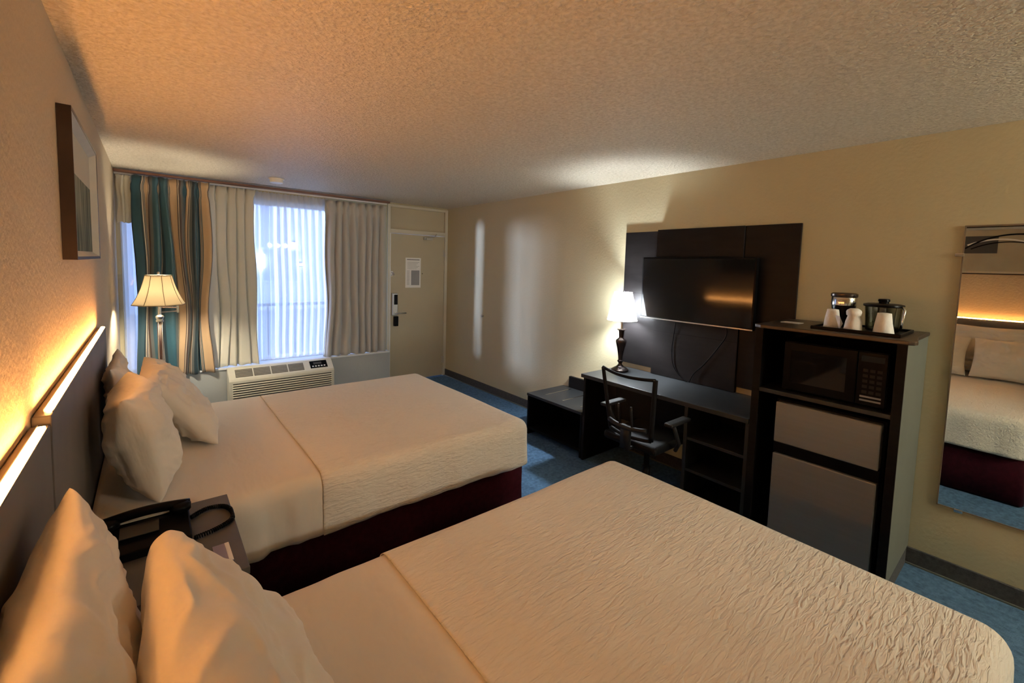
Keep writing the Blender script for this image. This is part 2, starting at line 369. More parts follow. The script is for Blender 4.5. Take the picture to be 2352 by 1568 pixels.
tag(curtain('lining_curtain', 1.615, 2.385, 2.37, .475, YW-.085, 8, .040, 'drape', seed=12, wob=.05), 'pale grey pleated curtain hanging beside the entry door', 'curtain')
tag(curtain('curtain_end', -.228, -.13, 2.39, 1.95, YW-.085, 2, .02, 'liner', seed=15, wob=.02, ew=None), 'short cream gathered curtain end in the left corner above the gap', 'curtain')
rod = thing('curtain_track', 'thin brown curtain track along the ceiling above the window', 'curtain track', (1.08, YW-.1, 2.40))
MB().box(-.243, 2.41, YW-.165, YW-.145+.03, 2.405, 2.428).build('front_track', mat('brown_track', (.16, .07, .045), .5), rod, bevel=.003)
MB().box(-.243, 2.41, YW-.07, YW-.05, 2.395, 2.425).build('rear_track', 'white_plastic', rod, bevel=.003)

# ------------------------------------------------------------------ air conditioner
ac = thing('wall_air_conditioner', 'cream wall air conditioner with slanted vents under the window', 'air conditioner', (1.13, 5.38, .02))
AX0, AX1 = .60, 1.665
YA = YW-.137; YF = 5.32
MB().prism([(YA, .05), (YA, .474), (YA-.03, .474), (YF+.012, .375), (YF, .355), (YF, .05)], AX0, AX1, 'x').build('casing', 'ac', ac, bevel=.006)
sl = (.474-.375)/((YA-.03)-(YF+.012))
def slope(x0, x1, t0, t1, off0, off1, name, m, par, **k):
    ya, yb = YF+.012, YA-.03
    def P(t, o): y = ya+(yb-ya)*t; z = .375+(.474-.375)*t; n = Vector((0, -sl, 1)).normalized(); return (y+n.y*o, z+n.z*o)
    return MB().prism([P(t0, off0), P(t1, off0), P(t1, off1), P(t0, off1)], x0, x1, 'x').build(name, m, par, **k)
for k in range(4):
    x0 = .665+k*.172
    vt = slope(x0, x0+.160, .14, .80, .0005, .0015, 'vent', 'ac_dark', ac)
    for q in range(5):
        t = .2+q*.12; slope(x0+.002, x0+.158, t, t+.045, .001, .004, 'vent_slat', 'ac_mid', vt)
cp = slope(1.41, 1.60, .18, .85, .0005, .002, 'control_panel', 'black', ac)
for k in range(5): slope(1.43+k*.032, 1.448+k*.032, .30, .40, .002, .003, 'button', 'white_plastic', cp)
slope(1.45, 1.54, .52, .72, .002, .003, 'display', 'ac_dark', cp)
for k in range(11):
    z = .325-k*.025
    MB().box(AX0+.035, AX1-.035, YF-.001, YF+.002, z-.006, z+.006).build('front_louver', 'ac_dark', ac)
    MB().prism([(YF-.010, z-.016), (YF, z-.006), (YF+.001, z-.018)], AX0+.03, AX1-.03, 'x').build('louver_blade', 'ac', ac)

# ------------------------------------------------------------------ beds
def rounded_cloth(x0, x1, y0, y1, z0, z1, r, cx0, cx1, name, m, infl=0, sag=.0, folds=0, seed=0, head=False, hem=0):
    """shell over a rounded block; keeps only vertices with cx0<=x<=cx1; open below"""
    x0 -= 0; a = [x0-.0, x1+infl]; b = [y0-infl, y1+infl]; c = [z0, z1+infl]
    step = .018
    nx = int((a[1]-a[0])/step); ny = int((b[1]-b[0])/step); nz = int((c[1]-c[0])/step)
    bm = bmesh.new(); cache = {}
    def V(p):
        k = (round(p[0], 5), round(p[1], 5), round(p[2], 5))
        if k in cache: return cache[k]
        q = Vector((min(p[0], a[1]-r), min(max(p[1], b[0]+r), b[1]-r), min(p[2], c[1]-r)))
        d = Vector(p)-q
        if d.length > 1e-6:
            # cube-to-round: map the max-norm distance onto the sphere radius
            mx = max(abs(d.x), abs(d.y), abs(d.z)); w = q+d.normalized()*mx
        else: w = Vector(p)
        t = Vector(w); nrm = d.normalized() if d.length > 1e-6 else Vector((0,0,1))
        n1 = noise.noise(Vector((t.x*1.7+y0*5, t.y*1.7, t.z*2)))*.008
        fal = max(0, min(1, (c[1]-t.z)/(c[1]-c[0])))
        xf = t.x if abs(nrm.y) >= abs(nrm.x) else t.y
        fo = folds*(math.sin(xf*21+seed+2*noise.noise(Vector((xf*3, 1, seed))))+.6*math.sin(xf*47+seed*2))*fal
        fo += folds*.9*noise.noise(Vector((t.x*9, t.y*9, t.z*4+seed)))
        nh = Vector((nrm.x, nrm.y, 0))
        fo *= max(0, min(1, (.60-t.x)/.15)) if infl == 0 else max(0, min(1, (t.x-.66)/.15))
        fo = max(fo, -.005)
        t += nrm*n1 + nh*fo*(1 if fal > 0 else 0)
        t += nh*.012*fal*fal - Vector((0,0,1))*sag*fal
        if fal > .98: t.z += hem*noise.noise(Vector((xf*2.5, seed, 0)))
        v = bm.verts.new(t); cache[k] = v; return v
    def quad(p): 
        vs = [V(q) for q in p]
        if len(set(vs)) == 4: bm.faces.new(vs).smooth = True
    X = [a[0]+(a[1]-a[0])*i/nx for i in range(nx+1)]; Yv = [b[0]+(b[1]-b[0])*i/ny for i in range(ny+1)]; Zv = [c[0]+(c[1]-c[0])*i/nz for i in range(nz+1)]
    X = [min(max(x, cx0), cx1) for x in X]; X = sorted(set(X))
    for i in range(len(X)-1):
        for j in range(ny): quad([(X[i], Yv[j], c[1]), (X[i+1], Yv[j], c[1]), (X[i+1], Yv[j+1], c[1]), (X[i], Yv[j+1], c[1])])
        for k in range(nz):
            for yy in b: quad([(X[i], yy, Zv[k]), (X[i+1], yy, Zv[k]), (X[i+1], yy, Zv[k+1]), (X[i], yy, Zv[k+1])])
    if cx1 >= a[1]-1e-4:
        for j in range(ny):
            for k in range(nz): quad([(a[1], Yv[j], Zv[k]), (a[1], Yv[j+1], Zv[k]), (a[1], Yv[j+1], Zv[k+1]), (a[1], Yv[j], Zv[k+1])])
    bmesh.ops.recalc_face_normals(bm, faces=bm.faces)
    me = bpy.data.meshes.new(name); bm.to_mesh(me); bm.free(); me.materials.append(M[m])
    o = bpy.data.objects.new(name, me); C.objects.link(o); WM[o.name] = Matrix()
    md = o.modifiers.new('Solidify', 'SOLIDIFY'); md.thickness = .003; md.offset = 1
    return o
BZ = .64
def bed(y0, y1, x1, which, skx=1.0):
    b = thing('bed', 'queen bed with maroon skirt '+which, 'bed', ((x1+HB)/2, (y0+y1)/2, 0), group=None)
    MB().box(HB+.012, x1-.06, y0+.06, y1-.06, .33, BZ-.04).build('mattress', 'sheet', b, bevel=.05, seg=4)
    MB().box(HB+.015, x1-.06, y0+.06, y1-.06, .08, .325).build('box_spring', 'maroon', b, bevel=.01)
    # skirt panels with soft pleats on three sides
    bm = MB(); pts = []
    xs0, xs1, ya, yb = HB+.02, x1-.035, y0+.02, y1-.02
    path = []
    n = 150
    def rr(d):
        L1 = xs1-xs0; L2 = yb-ya
        if d < L1: return (xs0+d, ya, 0, -1)
        if d < L1+L2: return (xs1, ya+d-L1, 1, 0)
        return (xs1-(d-L1-L2), yb, 0, 1)
    tot = 2*(xs1-xs0)+(yb-ya)
    v = []; N = 300
    for i in range(N+1):
        d = min(tot*i/N, tot-1e-4); x, y, nx, ny = rr(d); s = d*2.1
        pl = .003*math.sin(d*9)+.006*math.exp(-((d % .55-.27)/.012)**2)
        for z in (.012, .20, .40):
            k = pl*(1.2-z*1.5); v.append((x-nx*k+nx*(.012 if z < .1 else 0), y-ny*k+ny*(.012 if z < .1 else 0), z))
    f = [(i*3+j, (i+1)*3+j, (i+1)*3+j+1, i*3+j+1) for i in range(N) for j in range(2)]
    bm._add(v, f); sk = bm.build('bed_skirt', 'maroon', b, smooth=True)
    md = sk.modifiers.new('Solidify', 'SOLIDIFY'); md.thickness = .003; md.offset = -1
    return b
bed(2.09, 3.66, 1.90, 'nearer the window, under the first picture')
bed(-.01, 1.43, 1.90, 'in the foreground, nearest the viewer')
tag(rounded_cloth(HB+.006, 1.90, 2.09, 3.66, .36, BZ, .07, HB+.006, .64, 'bed_sheet', 'sheet', infl=0, folds=.034, seed=2), 'smooth folded-back sheet at the head of the bed nearer the window', 'sheet')
tag(rounded_cloth(HB+.006, 1.90, 2.09, 3.66, .365, BZ, .07, .60, 3, 'bedspread', 'spread', infl=.005, folds=.004, seed=4, hem=.02), 'rippled white bedspread on the bed nearer the window', 'bedspread')
tag(rounded_cloth(HB+.006, 1.90, -.01, 1.43, .36, BZ, .07, HB+.006, .64, 'bed_sheet', 'sheet', infl=0, folds=.014, seed=6), 'smooth folded-back sheet at the head of the foreground bed', 'sheet')
tag(rounded_cloth(HB+.006, 1.90, -.01, 1.43, .365, BZ, .07, .60, 3, 'bedspread', 'spread', infl=.005, folds=.004, seed=8, hem=.02), 'rippled white bedspread covering the large foreground bed', 'bedspread')

def pillow(center, W, Hh, T, tilt, label, seed, yaw=0, roll=0, bend=.0, crease=.012, group=None, corner=(0,0)):
    """long axis along world Y, leaning back against the headboard by tilt"""
    nu, nv = 72, 52; bm = bmesh.new()
    def prof(u, v):
        e = max(0, (1-abs(u)**2.6))*max(0, (1-abs(v)**2.6)); return e**.42
    def pt(u, v, side):
        th = prof(u, v)
        wx = W/2*u*(1-.06*(1-v*v)*abs(u)**3)*(1+.02*noise.noise(Vector((v*2, seed, 0))))
        wy = Hh/2*v*(1-.075*(1-u*u)*abs(v)**3)
        # dog-eared far corners
        if u > 0 and v > 0: k = (u*v)**6; wx += corner[0]*k; wy += corner[1]*k
        z = side*T/2*th
        nn = noise.noise(Vector((u*1.6+seed*3.1, v*1.6, side*.4)))
        z += side*T*.18*nn*th
        # creases radiating from the edges, elongated along v
        c1 = noise.noise(Vector((u*1.6+seed, v*4.5+1.5*nn, seed+side)))
        c2 = noise.noise(Vector((u*5.2+seed, v*2+nn, seed*2+side)))
        rid = (1-abs(c1)*2.2)**3*.9 if abs(c1) < .45 else 0
        z += side*crease*(rid*.9+c2*.7)*min(1, 2.5*th**2.4)
        z += .010*noise.noise(Vector((u*3, v*3, seed)))*(1-th)*(1 if max(abs(u), abs(v)) > .8 else 0)
        z += bend*(u*u-.3)
        return Vector((wx, wy, z))
    G = {}
    for sd in (1, -1):
        for i in range(nu+1):
            for j in range(nv+1):
                u = -1+2*i/nu; v = -1+2*j/nv
                u = math.sin(u*PI/2)*.5+u*.5; v = math.sin(v*PI/2)*.5+v*.5
                edge = i in (0, nu) or j in (0, nv)
                if edge and sd == -1: G[(sd, i, j)] = G[(1, i, j)]; continue
                G[(sd, i, j)] = bm.verts.new(pt(u, v, sd))
        for i in range(nu):
            for j in range(nv):
                q = [G[(sd, i, j)], G[(sd, i+1, j)], G[(sd, i+1, j+1)], G[(sd, i, j+1)]]
                if sd == -1: q.reverse()
                bm.faces.new(q).smooth = True
    # local (a,b,c) -> world axes: a along +Y, b up the slope, c outward (+X)
    t = math.radians(tilt)
    A = Vector((0, 1, 0)); B = Vector((-math.sin(t), 0, math.cos(t))); Cn = Vector((math.cos(t), 0, math.sin(t)))
    # keep right handed: A x B = C ?
    R3 = Matrix((A, B, -A.cross(B)*-1)).transposed()
    if A.cross(B).dot(Cn) < 0:
        for v in bm.verts: v.co.z = v.co.z*-1
        bmesh.ops.reverse_faces(bm, faces=bm.faces)
    rot = Matrix.Rotation(math.radians(yaw), 3, 'Z') @ R3 @ Matrix.Rotation(math.radians(roll), 3, 'Z')
    me = bpy.data.meshes.new('pillow'); bmesh.ops.recalc_face_normals(bm, faces=bm.faces); bm.to_mesh(me); bm.free(); me.materials.append(M['pillow'])
    o = bpy.data.objects.new('pillow', me); C.objects.link(o)
    o.matrix_world = Matrix.Translation(center) @ rot.to_4x4(); WM[o.name] = o.matrix_world.copy()
    sub = o.modifiers.new('Subdivision', 'SUBSURF'); sub.levels = 1; sub.render_levels = 1
    return tag(o, label, 'pillow', group)
# foreground bed
pillow((-.103, 1.02, .89), .63, .50, .14, 11, 'upright pillow against the headboard, far side of the foreground bed', 1, crease=.015)
pillow((.122, .885, .842), .82, .465, .145, 37, 'large front pillow leaning on another, far side of the foreground bed', 2, crease=.018, corner=(-.03, -.035))
pillow((-.10, .35, .905), .68, .52, .11, 10, 'upright pillow against the headboard, bottom left corner of the photo', 3, crease=.024)
pillow((.13, .205, .845), .50, .465, .145, 37, 'front pillow on the near side of the foreground bed, shown only in the wall mirror', 4)
# bed by the window
pillow((-.045, 2.48, .873), .54, .455, .20, 13, 'plump pillow standing at the near side of the bed by the window', 5, crease=.013, yaw=0)
pillow((.105, 3.09, .845), .68, .49, .155, 38, 'broad pillow slanting forward at the far side of the bed by the window', 6, crease=.024)
pillow((-.138, 3.10, .875), .62, .46, .09, 6, 'crumpled pillow against the headboard, behind the two others by the window', 7, crease=.02)

# ------------------------------------------------------------------ headboard with light strips
hb = thing('headboard', 'long grey-brown headboard panels with glowing light strip on top', 'headboard', (XL+.02, 2.0, 0))
for y0, y1, zt in ((1.60, 3.40, 1.232), (-.22, 1.575, 1.215)):
    p = MB().box(XL+.002, HB, y0, y1, .10, zt).build('headboard_panel', 'headboard', hb, bevel=.003)
    s = MB().box(HB-.016, HB-.002, y0+.05, y1-.04, zt+.0005, zt+.010).build('light_strip', 'led', p, bevel=.002)
    MB().box(HB-.0185, HB-.0165, y0+.03, y1-.03, zt+.0005, zt+.010).build('light_channel', 'nickel', p)
    MB().box(HB-.0018, HB, y0+.03, y1-.03, zt-.002, zt+.0040).build('light_channel', 'headboard', p)  # front lip added to shield the pillows from the strip's side glow
for y in (1.45, 1.72, 3.2): MB().box(XL+.002, HB-.01, y, y+.08, 0, .10).build('support_foot', 'headboard', hb)

# ------------------------------------------------------------------ pictures on the headboard wall
def art_mat(kind):
    m, nt, b = _nt('abstract_print_%d' % kind); N = nt.nodes; L = nt.links
    b.inputs['Roughness'].default_value = .8; b.inputs['Specular IOR Level'].default_value = .1
    tc = N.new('ShaderNodeTexCoord'); sp = N.new('ShaderNodeSeparateXYZ'); L.new(tc.outputs['Generated'], sp.inputs[0])
    mp = N.new('ShaderNodeMapping'); mp.inputs['Scale'].default_value = (1, 14, 1.2); L.new(tc.outputs['Generated'], mp.inputs[0])
    n = N.new('ShaderNodeTexNoise'); n.inputs['Scale'].default_value = 1.5; n.inputs['Detail'].default_value = 6; L.new(mp.outputs[0], n.inputs['Vector'])
    r = N.new('ShaderNodeValToRGB'); e = r.color_ramp.elements
    e[0].position = .35; e[0].color = (.05, .065, .045, 1); e[1].position = .66; e[1].color = (.26, .27, .20, 1)
    L.new(n.outputs['Fac'], r.inputs[0])
    st = N.new('ShaderNodeMath'); st.operation = 'GREATER_THAN'; st.inputs[1].default_value = .66; L.new(sp.outputs[2], st.inputs[0])
    mx = N.new('ShaderNodeMixRGB'); mx.inputs[2].default_value = (.52, .50, .42, 1); L.new(st.outputs[0], mx.inputs[0]); L.new(r.outputs[0], mx.inputs[1])
    L.new(mx.outputs[0], b.inputs['Base Color']); return m
def picture(y0, y1, z0, z1, label, kind):
    p = thing('framed_picture', label, 'picture', (XL, (y0+y1)/2, z0))
    t = .040; w = .034; ti = .010
    def ring(prof, m, name, **k):   # prof: list of (inset, depth)
        v = []; n = len(prof)
        for ins, d in prof:
            for (yy, zz) in ((y0+ins, z0+ins), (y1-ins, z0+ins), (y1-ins, z1-ins), (y0+ins, z1-ins)): v.append((XL+d, yy, zz))
        f = [(i*4+j, i*4+(j+1) % 4, ((i+1) % n)*4+(j+1) % 4, ((i+1) % n)*4+j) for i in range(n) for j in range(4)]
        return MB()._add(v, f).build(name, m, p, **k)
    ring([(0, .001), (0, t), (.006, t), (.012, t-.001), (.012, .001)], 'bronze', 'outer_frame')
    ring([(.012, t-.002), (w, ti), (w+.004, ti-.002), (w+.004, .004), (.012, .004)], 'liner_frame', 'inner_frame')
    a = MB().box(XL+.006, XL+.012, y0+w, y1-w, z0+w, z1-w).build('print', art_mat(kind), p)
    return p
M['liner_frame'] = mat('silver_white_frame_bevel', (.62, .60, .54), rough=.6, spec=.2, var=.04)
picture(2.26, 3.22, 1.625, 2.175, 'framed print with pale top and grey-green strokes above the bed nearer the window', 1)
p2 = picture(.08, 1.12, 1.70, 2.21, 'framed print with dark square and curved lines, seen in the mirror', 2)
M['art2'] = mat('muted_tan_print', (.42, .37, .27), rough=.5, var=.08, vscale=5)
for o in bpy.data.objects:
    if o.name.startswith('print') and o.parent == p2: o.data.materials[0] = M['art2']; prn = o
MB().box(XL+.012, XL+.0135, .375, .66, 1.925, 2.11).build('dark_square', mat('dark_print_square', (.05, .045, .045), .5), p2)
def arc(cy, cz, R, a0, a1, w, d, m, nm):
    pts = [(cy+R*math.cos(math.radians(a0+(a1-a0)*i/30)), cz+R*math.sin(math.radians(a0+(a1-a0)*i/30))) for i in range(31)]
    pts2 = [(cy+(R-w)*math.cos(math.radians(a0+(a1-a0)*i/30)), cz+(R-w)*math.sin(math.radians(a0+(a1-a0)*i/30))) for i in range(31)]
    MB()._add([(XL+d, a, b) for a, b in pts+pts2], [(i, i+1, 32+i, 31+i) for i in range(30)]).build(nm, m, p2)
arc(.36, 1.56, .52, 62, 117, .014, .0142, 'paper', 'pale_arc')
arc(.24, 1.56, .57, 48, 105, .016, .0150, 'black', 'dark_arc')
arc(.30, 1.50, .55, 60, 110, .012, .0146, 'black', 'dark_arc')

# ------------------------------------------------------------------ nightstand and telephone
NZ = .70
ns = thing('nightstand', 'slate grey nightstand between the two beds', 'nightstand', (0, 1.765, 0))
MB().box(HB+.004, .215, 1.50, 2.035, NZ-.025, NZ).build('top', 'nightstand', ns, bevel=.002)
MB().box(HB+.01, .19, 1.515, 1.535, 0, NZ-.025).build('side_panel', 'nightstand', ns); MB().box(HB+.01, .19, 2.0, 2.02, 0, NZ-.025).build('side_panel', 'nightstand', ns)
MB().box(HB+.01, HB+.02, 1.535, 2.0, .05, NZ-.025).build('back_panel', 'nightstand', ns)
MB().box(HB+.02, .19, 1.535, 2.0, .30, .32).build('shelf', 'nightstand', ns)
d = MB().box(.17, .195, 1.54, 1.995, .50, .66).build('drawer', 'espresso', ns, bevel=.002)
MB().tube([(.21, 1.72, .58), (.21, 1.82, .58)], .006).build('handle', 'nickel', d)

ph = thing('telephone', 'black corded telephone with cream keypad strip on the nightstand', 'telephone', (-.03, 1.86, NZ))
MB().prism([(1.74, NZ), (1.965, NZ), (1.965, NZ+.052), (1.93, NZ+.055), (1.74, NZ+.028)], -.155, .085, 'x').build('base', 'black', ph, bevel=.005)
fp = MB().prism([(1.895, NZ+.052), (1.962, NZ+.0555), (1.962, NZ+.059), (1.895, NZ+.056)], -.15, .083, 'x').build('faceplate', 'cream', ph)
for k in range(7):
    MB().box(-.06+k*.019, -.049+k*.019, 1.935, 1.95, NZ+.0575, NZ+.064).build('key', 'black', fp)
hs = MB(); pts = []
for i in range(17):
    s = i/16; pts.append((-.15+.235*s, 1.90-.01*math.sin(PI*s), NZ+.066+.016*math.sin(PI*s)))
hs.tube(pts, .016, 12); hs.lathe([(.02, -.014), (.031, -.01), (.031, .008), (.022, .014)], (-.13, 1.885, NZ+.067), 20); hs.lathe([(.02, -.014), (.031, -.01), (.031, .008), (.022, .014)], (.060, 1.885, NZ+.067), 20)
hs.build('handset', 'black', ph, smooth=True)
MB().prism([(1.80, NZ+.045), (1.86, NZ+.055), (1.86, NZ+.058), (1.80, NZ+.048)], -.10, .0, 'x').build('label_window', 'espresso_top', ph, bevel=.001)
cd = []
ctrl = [(.09, 1.90), (.14, 1.935), (.19, 1.92), (.212, 1.86), (.20, 1.80), (.15, 1.765), (.09, 1.75)]
def cat(c, t):
    n = len(c)-1; k = min(int(t*n), n-1); f = t*n-k
    p = [Vector((*c[max(0, min(n, k+q))], 0)) for q in (-1, 0, 1, 2)]
    return .5*((2*p[1])+(-p[0]+p[2])*f+(2*p[0]-5*p[1]+4*p[2]-p[3])*f*f+(-p[0]+3*p[1]-3*p[2]+p[3])*f**3)
N_ = 900
for i in range(N_+1):
    t = i/N_; c = cat(ctrl, t); q = cat(ctrl, min(1, t+.01)); d_ = (q-c); d_ = d_.normalized() if d_.length > 1e-6 else Vector((0, -1, 0))
    a = 2*PI*58*t; rr_ = .0065
    side = Vector((-d_.y, d_.x, 0)); zz = NZ+.0095
    if t > .985: side *= .3
    cd.append((min(.2135, c.x+side.x*rr_*math.cos(a)), c.y+side.y*rr_*math.cos(a), zz+rr_*math.sin(a)))
MB().tube(cd, .0022, 5).build('coiled_cord', 'black', ph, smooth=True)
cn = thing('information_card', 'small white and violet card near the nightstand front edge', 'card', (.157, 1.615, NZ))
MB().prism([(.135, 1.56), (.18, 1.56), (.178, 1.67), (.133, 1.67)], NZ+.0005, NZ+.003, 'z').build('card', mat('violet_card', (.28, .25, .36), .6), cn)
MB().prism([(.168, 1.56), (.18, 1.56), (.178, 1.67), (.166, 1.67)], NZ+.003, NZ+.0036, 'z').build('white_border', 'paper', cn)

# ------------------------------------------------------------------ luggage bench
LB = thing('luggage_bench', 'low charcoal open-front luggage bench with metal strips beside the desk', 'luggage bench', (3.1, 2.82, 0))
MB().box(2.83, XT-.016, 2.462, 3.17, .385, .41).build('top', 'espresso_top', LB, bevel=.002)
MB().box(2.84, XT-.016, 3.15, 3.17, 0, .385).build('side_panel', 'espresso', LB, bevel=.002); MB().box(2.84, XT-.016, 2.462, 2.482, 0, .385).build('side_panel', 'espresso', LB, bevel=.002)
MB().box(3.32, XT-.016, 2.482, 3.15, .05, .385).build('rear_panel', 'espresso', LB)
MB().box(2.85, 3.32, 2.482, 3.15, .05, .07).build('bottom_panel', 'espresso', LB)
MB().box(3.325, XT-.003, 2.462, 3.08, .41, .525).build('backsplash', 'espresso', LB, bevel=.002)
for y in (2.56, 2.78, 3.01): MB().box(2.93, 3.29, y-.006, y+.006, .41, .414).build('metal_strip', 'chrome', LB, bevel=.001)

# ------------------------------------------------------------------ desk
DZ = .755
dk = thing('desk', 'long dark desk with open shelves at its right end along the wall', 'desk', (3.1, 1.75, 0))
MB().box(2.80, XT-.003, 1.10, 2.455, DZ-.03, DZ).build('desk_top', 'espresso_top', dk, bevel=.002)
MB().box(2.83, XT-.016, 2.425, 2.45, 0, DZ-.03).build('side_panel', 'espresso', dk, bevel=.002)
MB().box(2.82, XT-.016, 1.50, 1.525, 0, DZ-.03).build('divider_panel', 'espresso_top', dk, bevel=.002)
MB().box(3.25, 3.27, 1.525, 2.425, .30, DZ-.03).build('modesty_panel', 'espresso', dk)
MB().box(3.32, XT-.016, 1.10, 1.50, 0, DZ-.03).build('rear_panel', 'espresso', dk)
for z in (.50, .28, .06): MB().box(2.83, 3.32, 1.10, 1.50, z-.01, z+.01).build('shelf', 'espresso_top', dk, bevel=.001)
MB().box(2.825, 2.845, 1.10, 1.125, 0, DZ-.03).build('front_stile', 'espresso_top', dk)

# ------------------------------------------------------------------ panels behind the television
wp = thing('wall_panel', 'black-brown overlapping wall panels behind the television', 'wall panel', (XT-.02, 1.76, .8))
MB().box(XT-.022, XT-.001, 2.13, 2.46, .80, 1.975).build('panel_board', 'panel', wp, bevel=.002)
MB().box(XT-.036, XT-.001, 1.42, 2.128, .757, 1.985).build('panel_board', 'panel', wp, bevel=.002)
MB().box(XT-.022, XT-.001, 1.065, 1.418, .80, 1.985).build('panel_board', 'panel', wp, bevel=.002)
for z in (1.44, 1.215): MB().box(XT-.0225, XT-.0215, 2.13, 2.458, z-.002, z+.002).build('panel_seam', 'black', wp)
MB().box(XT-.0365, XT-.0355, 1.42, 2.128, 1.13, 1.134).build('panel_seam', 'black', wp)

# ------------------------------------------------------------------ television
tv = thing('television', 'flat black television mounted on dark wall panels', 'television', (3.26, 1.745, 1.24))
MB().box(3.245, 3.285, 1.29, 2.205, 1.24, 1.752).build('bezel', 'black', tv, bevel=.003)
MB().box(3.2435, 3.2452, 1.302, 2.193, 1.256, 1.742).build('screen', 'screen', tv)
MB().box(3.2425, 3.2455, 1.29, 2.205, 1.24, 1.249).build('bottom_trim', 'nickel', tv, bevel=.001)
MB().box(3.285, 3.31, 1.45, 2.05, 1.30, 1.62).build('rear_housing', 'black_matte', tv, bevel=.008)
MB().box(3.31, XT-.037, 1.65, 1.85, 1.36, 1.56).build('wall_mount', 'black_matte', tv)
def cable(name, pts, label):
    c = []
    for i in range(len(pts)-1):
        for k in range(6):
            n = len(pts)-1; t = (i+k/6)/n
            kk = min(int(t*n), n-1); f = t*n-kk; p = [Vector(pts[max(0, min(n, kk+q))]) for q in (-1, 0, 1, 2)]
            c.append(.5*((2*p[1])+(-p[0]+p[2])*f+(2*p[0]-5*p[1]+4*p[2]-p[3])*f*f+(-p[0]+3*p[1]-3*p[2]+p[3])*f**3))
    c.append(Vector(pts[-1])); tag(MB().tube(c, .0035, 6).build(name, 'black', smooth=True), label, 'cable')
cable('television_cable', [(3.30, 1.90, 1.26), (3.315, 1.925, 1.12), (3.315, 1.935, 1.0), (3.315, 1.92, .88), (3.31, 1.86, .80), (3.30, 1.78, .762)], 'black cable hanging from the left underside of the television')
cable('television_cable', [(3.30, 1.50, 1.26), (3.315, 1.50, 1.17), (3.316, 1.57, 1.05), (3.316, 1.66, .92), (3.312, 1.73, .84), (3.30, 1.76, .762)], 'black cable slanting down from the right underside of the television')

# ------------------------------------------------------------------ desk lamp
LX, LY = 3.17, 2.335
dl = thing('table_lamp', 'bright white-shaded table lamp with dark turned base on the desk', 'lamp', (LX, LY, DZ))
prof = [(.072, 0), (.075, .006), (.075, .014), (.066, .022), (.060, .026), (.048, .034), (.036, .040), (.030, .046), (.017, .058), (.015, .070), (.020, .078),
        (.026, .086), (.026, .092), (.018, .098), (.018, .105), (.020, .125), (.026, .165), (.034, .205), (.043, .240), (.047, .262), (.043, .276), (.030, .286), (.024, .292),
        (.020, .300), (.022, .312), (.024, .345), (.026, .358), (.038, .362), (.040, .366), (.038, .371), (.018, .373)]
smooth_angle(MB().lathe(prof, (LX, LY, DZ), 36).build('lamp_base', 'bronze', dl))
smooth_angle(MB().lathe([(.012, .373), (.012, .45), (.017, .452), (.017, .49)], (LX, LY, DZ), 20).build('lamp_stem', 'nickel', dl))
sh = MB(); n = 40
sh.lathe([(.127, .448), (.076, .692)], (LX, LY, DZ), 48, caps=False); s_ = sh.build('lamp_shade', 'shade_white', dl, smooth=True)
for zz, r_ in ((.448, .127), (.692, .076)):
    MB().tube([(LX+r_*math.cos(2*PI*k/40), LY+r_*math.sin(2*PI*k/40), DZ+zz) for k in range(41)], .0025, 6).build('shade_rim', 'white_plastic', s_, smooth=True)
hp = MB(); 
for k in range(3):
    a = 2*PI*k/3; hp.tube([(LX, LY, DZ+.684), (LX+.075*math.cos(a), LY+.075*math.sin(a), DZ+.688)], .0018, 5)
hp.tube([(LX+.016, LY, DZ+.49), (LX+.036, LY, DZ+.56), (LX+.03, LY, DZ+.65), (LX, LY, DZ+.684)], .0018, 5); hp.tube([(LX-.016, LY, DZ+.49), (LX-.036, LY, DZ+.56), (LX-.03, LY, DZ+.65), (LX, LY, DZ+.684)], .0018, 5)
hp.build('shade_harp', 'nickel', s_)
MB().lathe([(.006, .686), (.009, .694), (.007, .704), (.002, .708)], (LX, LY, DZ), 14).build('finial', 'nickel', dl, smooth=True)
MB().lathe([(.012, .49), (.014, .51), (.028, .545), (.030, .565), (.022, .588), (.008, .597)], (LX, LY, DZ), 20).build('bulb', 'bulb_cool', dl, smooth=True)

# ------------------------------------------------------------------ floor lamp
FX, FY = .05, 4.80
fl = thing('floor_lamp', 'swing-arm floor lamp with cream bell shade in front of the striped drape', 'lamp', (FX, FY, 0))
smooth_angle(MB().lathe([(.13, 0), (.13, .012), (.11, .022), (.04, .032), (.022, .05)], (FX, FY, 0), 36).build('lamp_foot', 'nickel', fl))
pl = MB().lathe([(.020, .05), (.020, 1.09)], (FX, FY, 0), 20).build('pole', 'wood_pole', fl, smooth=True)
for a in (-2.1, -.9, .8, 2.2): MB().tube([(FX+.022*math.cos(a), FY+.022*math.sin(a), .06), (FX+.022*math.cos(a), FY+.022*math.sin(a), 1.09)], .0035, 8).build('metal_rod', 'nickel', fl, smooth=True)
smooth_angle(MB().lathe([(.026, 1.085), (.027, 1.10), (.022, 1.105), (.028, 1.12), (.030, 1.13), (.022, 1.14), (.012, 1.145), (.012, 1.205), (.006, 1.21)], (FX, FY, 0), 24).build('collar', 'nickel', fl))
ar = MB(); ar.bar((FX-.005, FY, 1.165), (FX+.125, FY-.01, 1.175), .010, .010); ar.bar((FX+.125, FY-.01, 1.205), (FX, FY, 1.21), .010, .010); ar.tube([(FX+.125, FY-.01, 1.16), (FX+.125, FY-.01, 1.22)], .009)
ar.build('swing_arm', 'chrome', fl)
def bell(t): return .092+(.185-.092)*(t*.62+.38*t**2.6)
n = 32
prof = [(bell(i/14), 1.482-.248*i/14) for i in range(15)]
v = []; S = 64
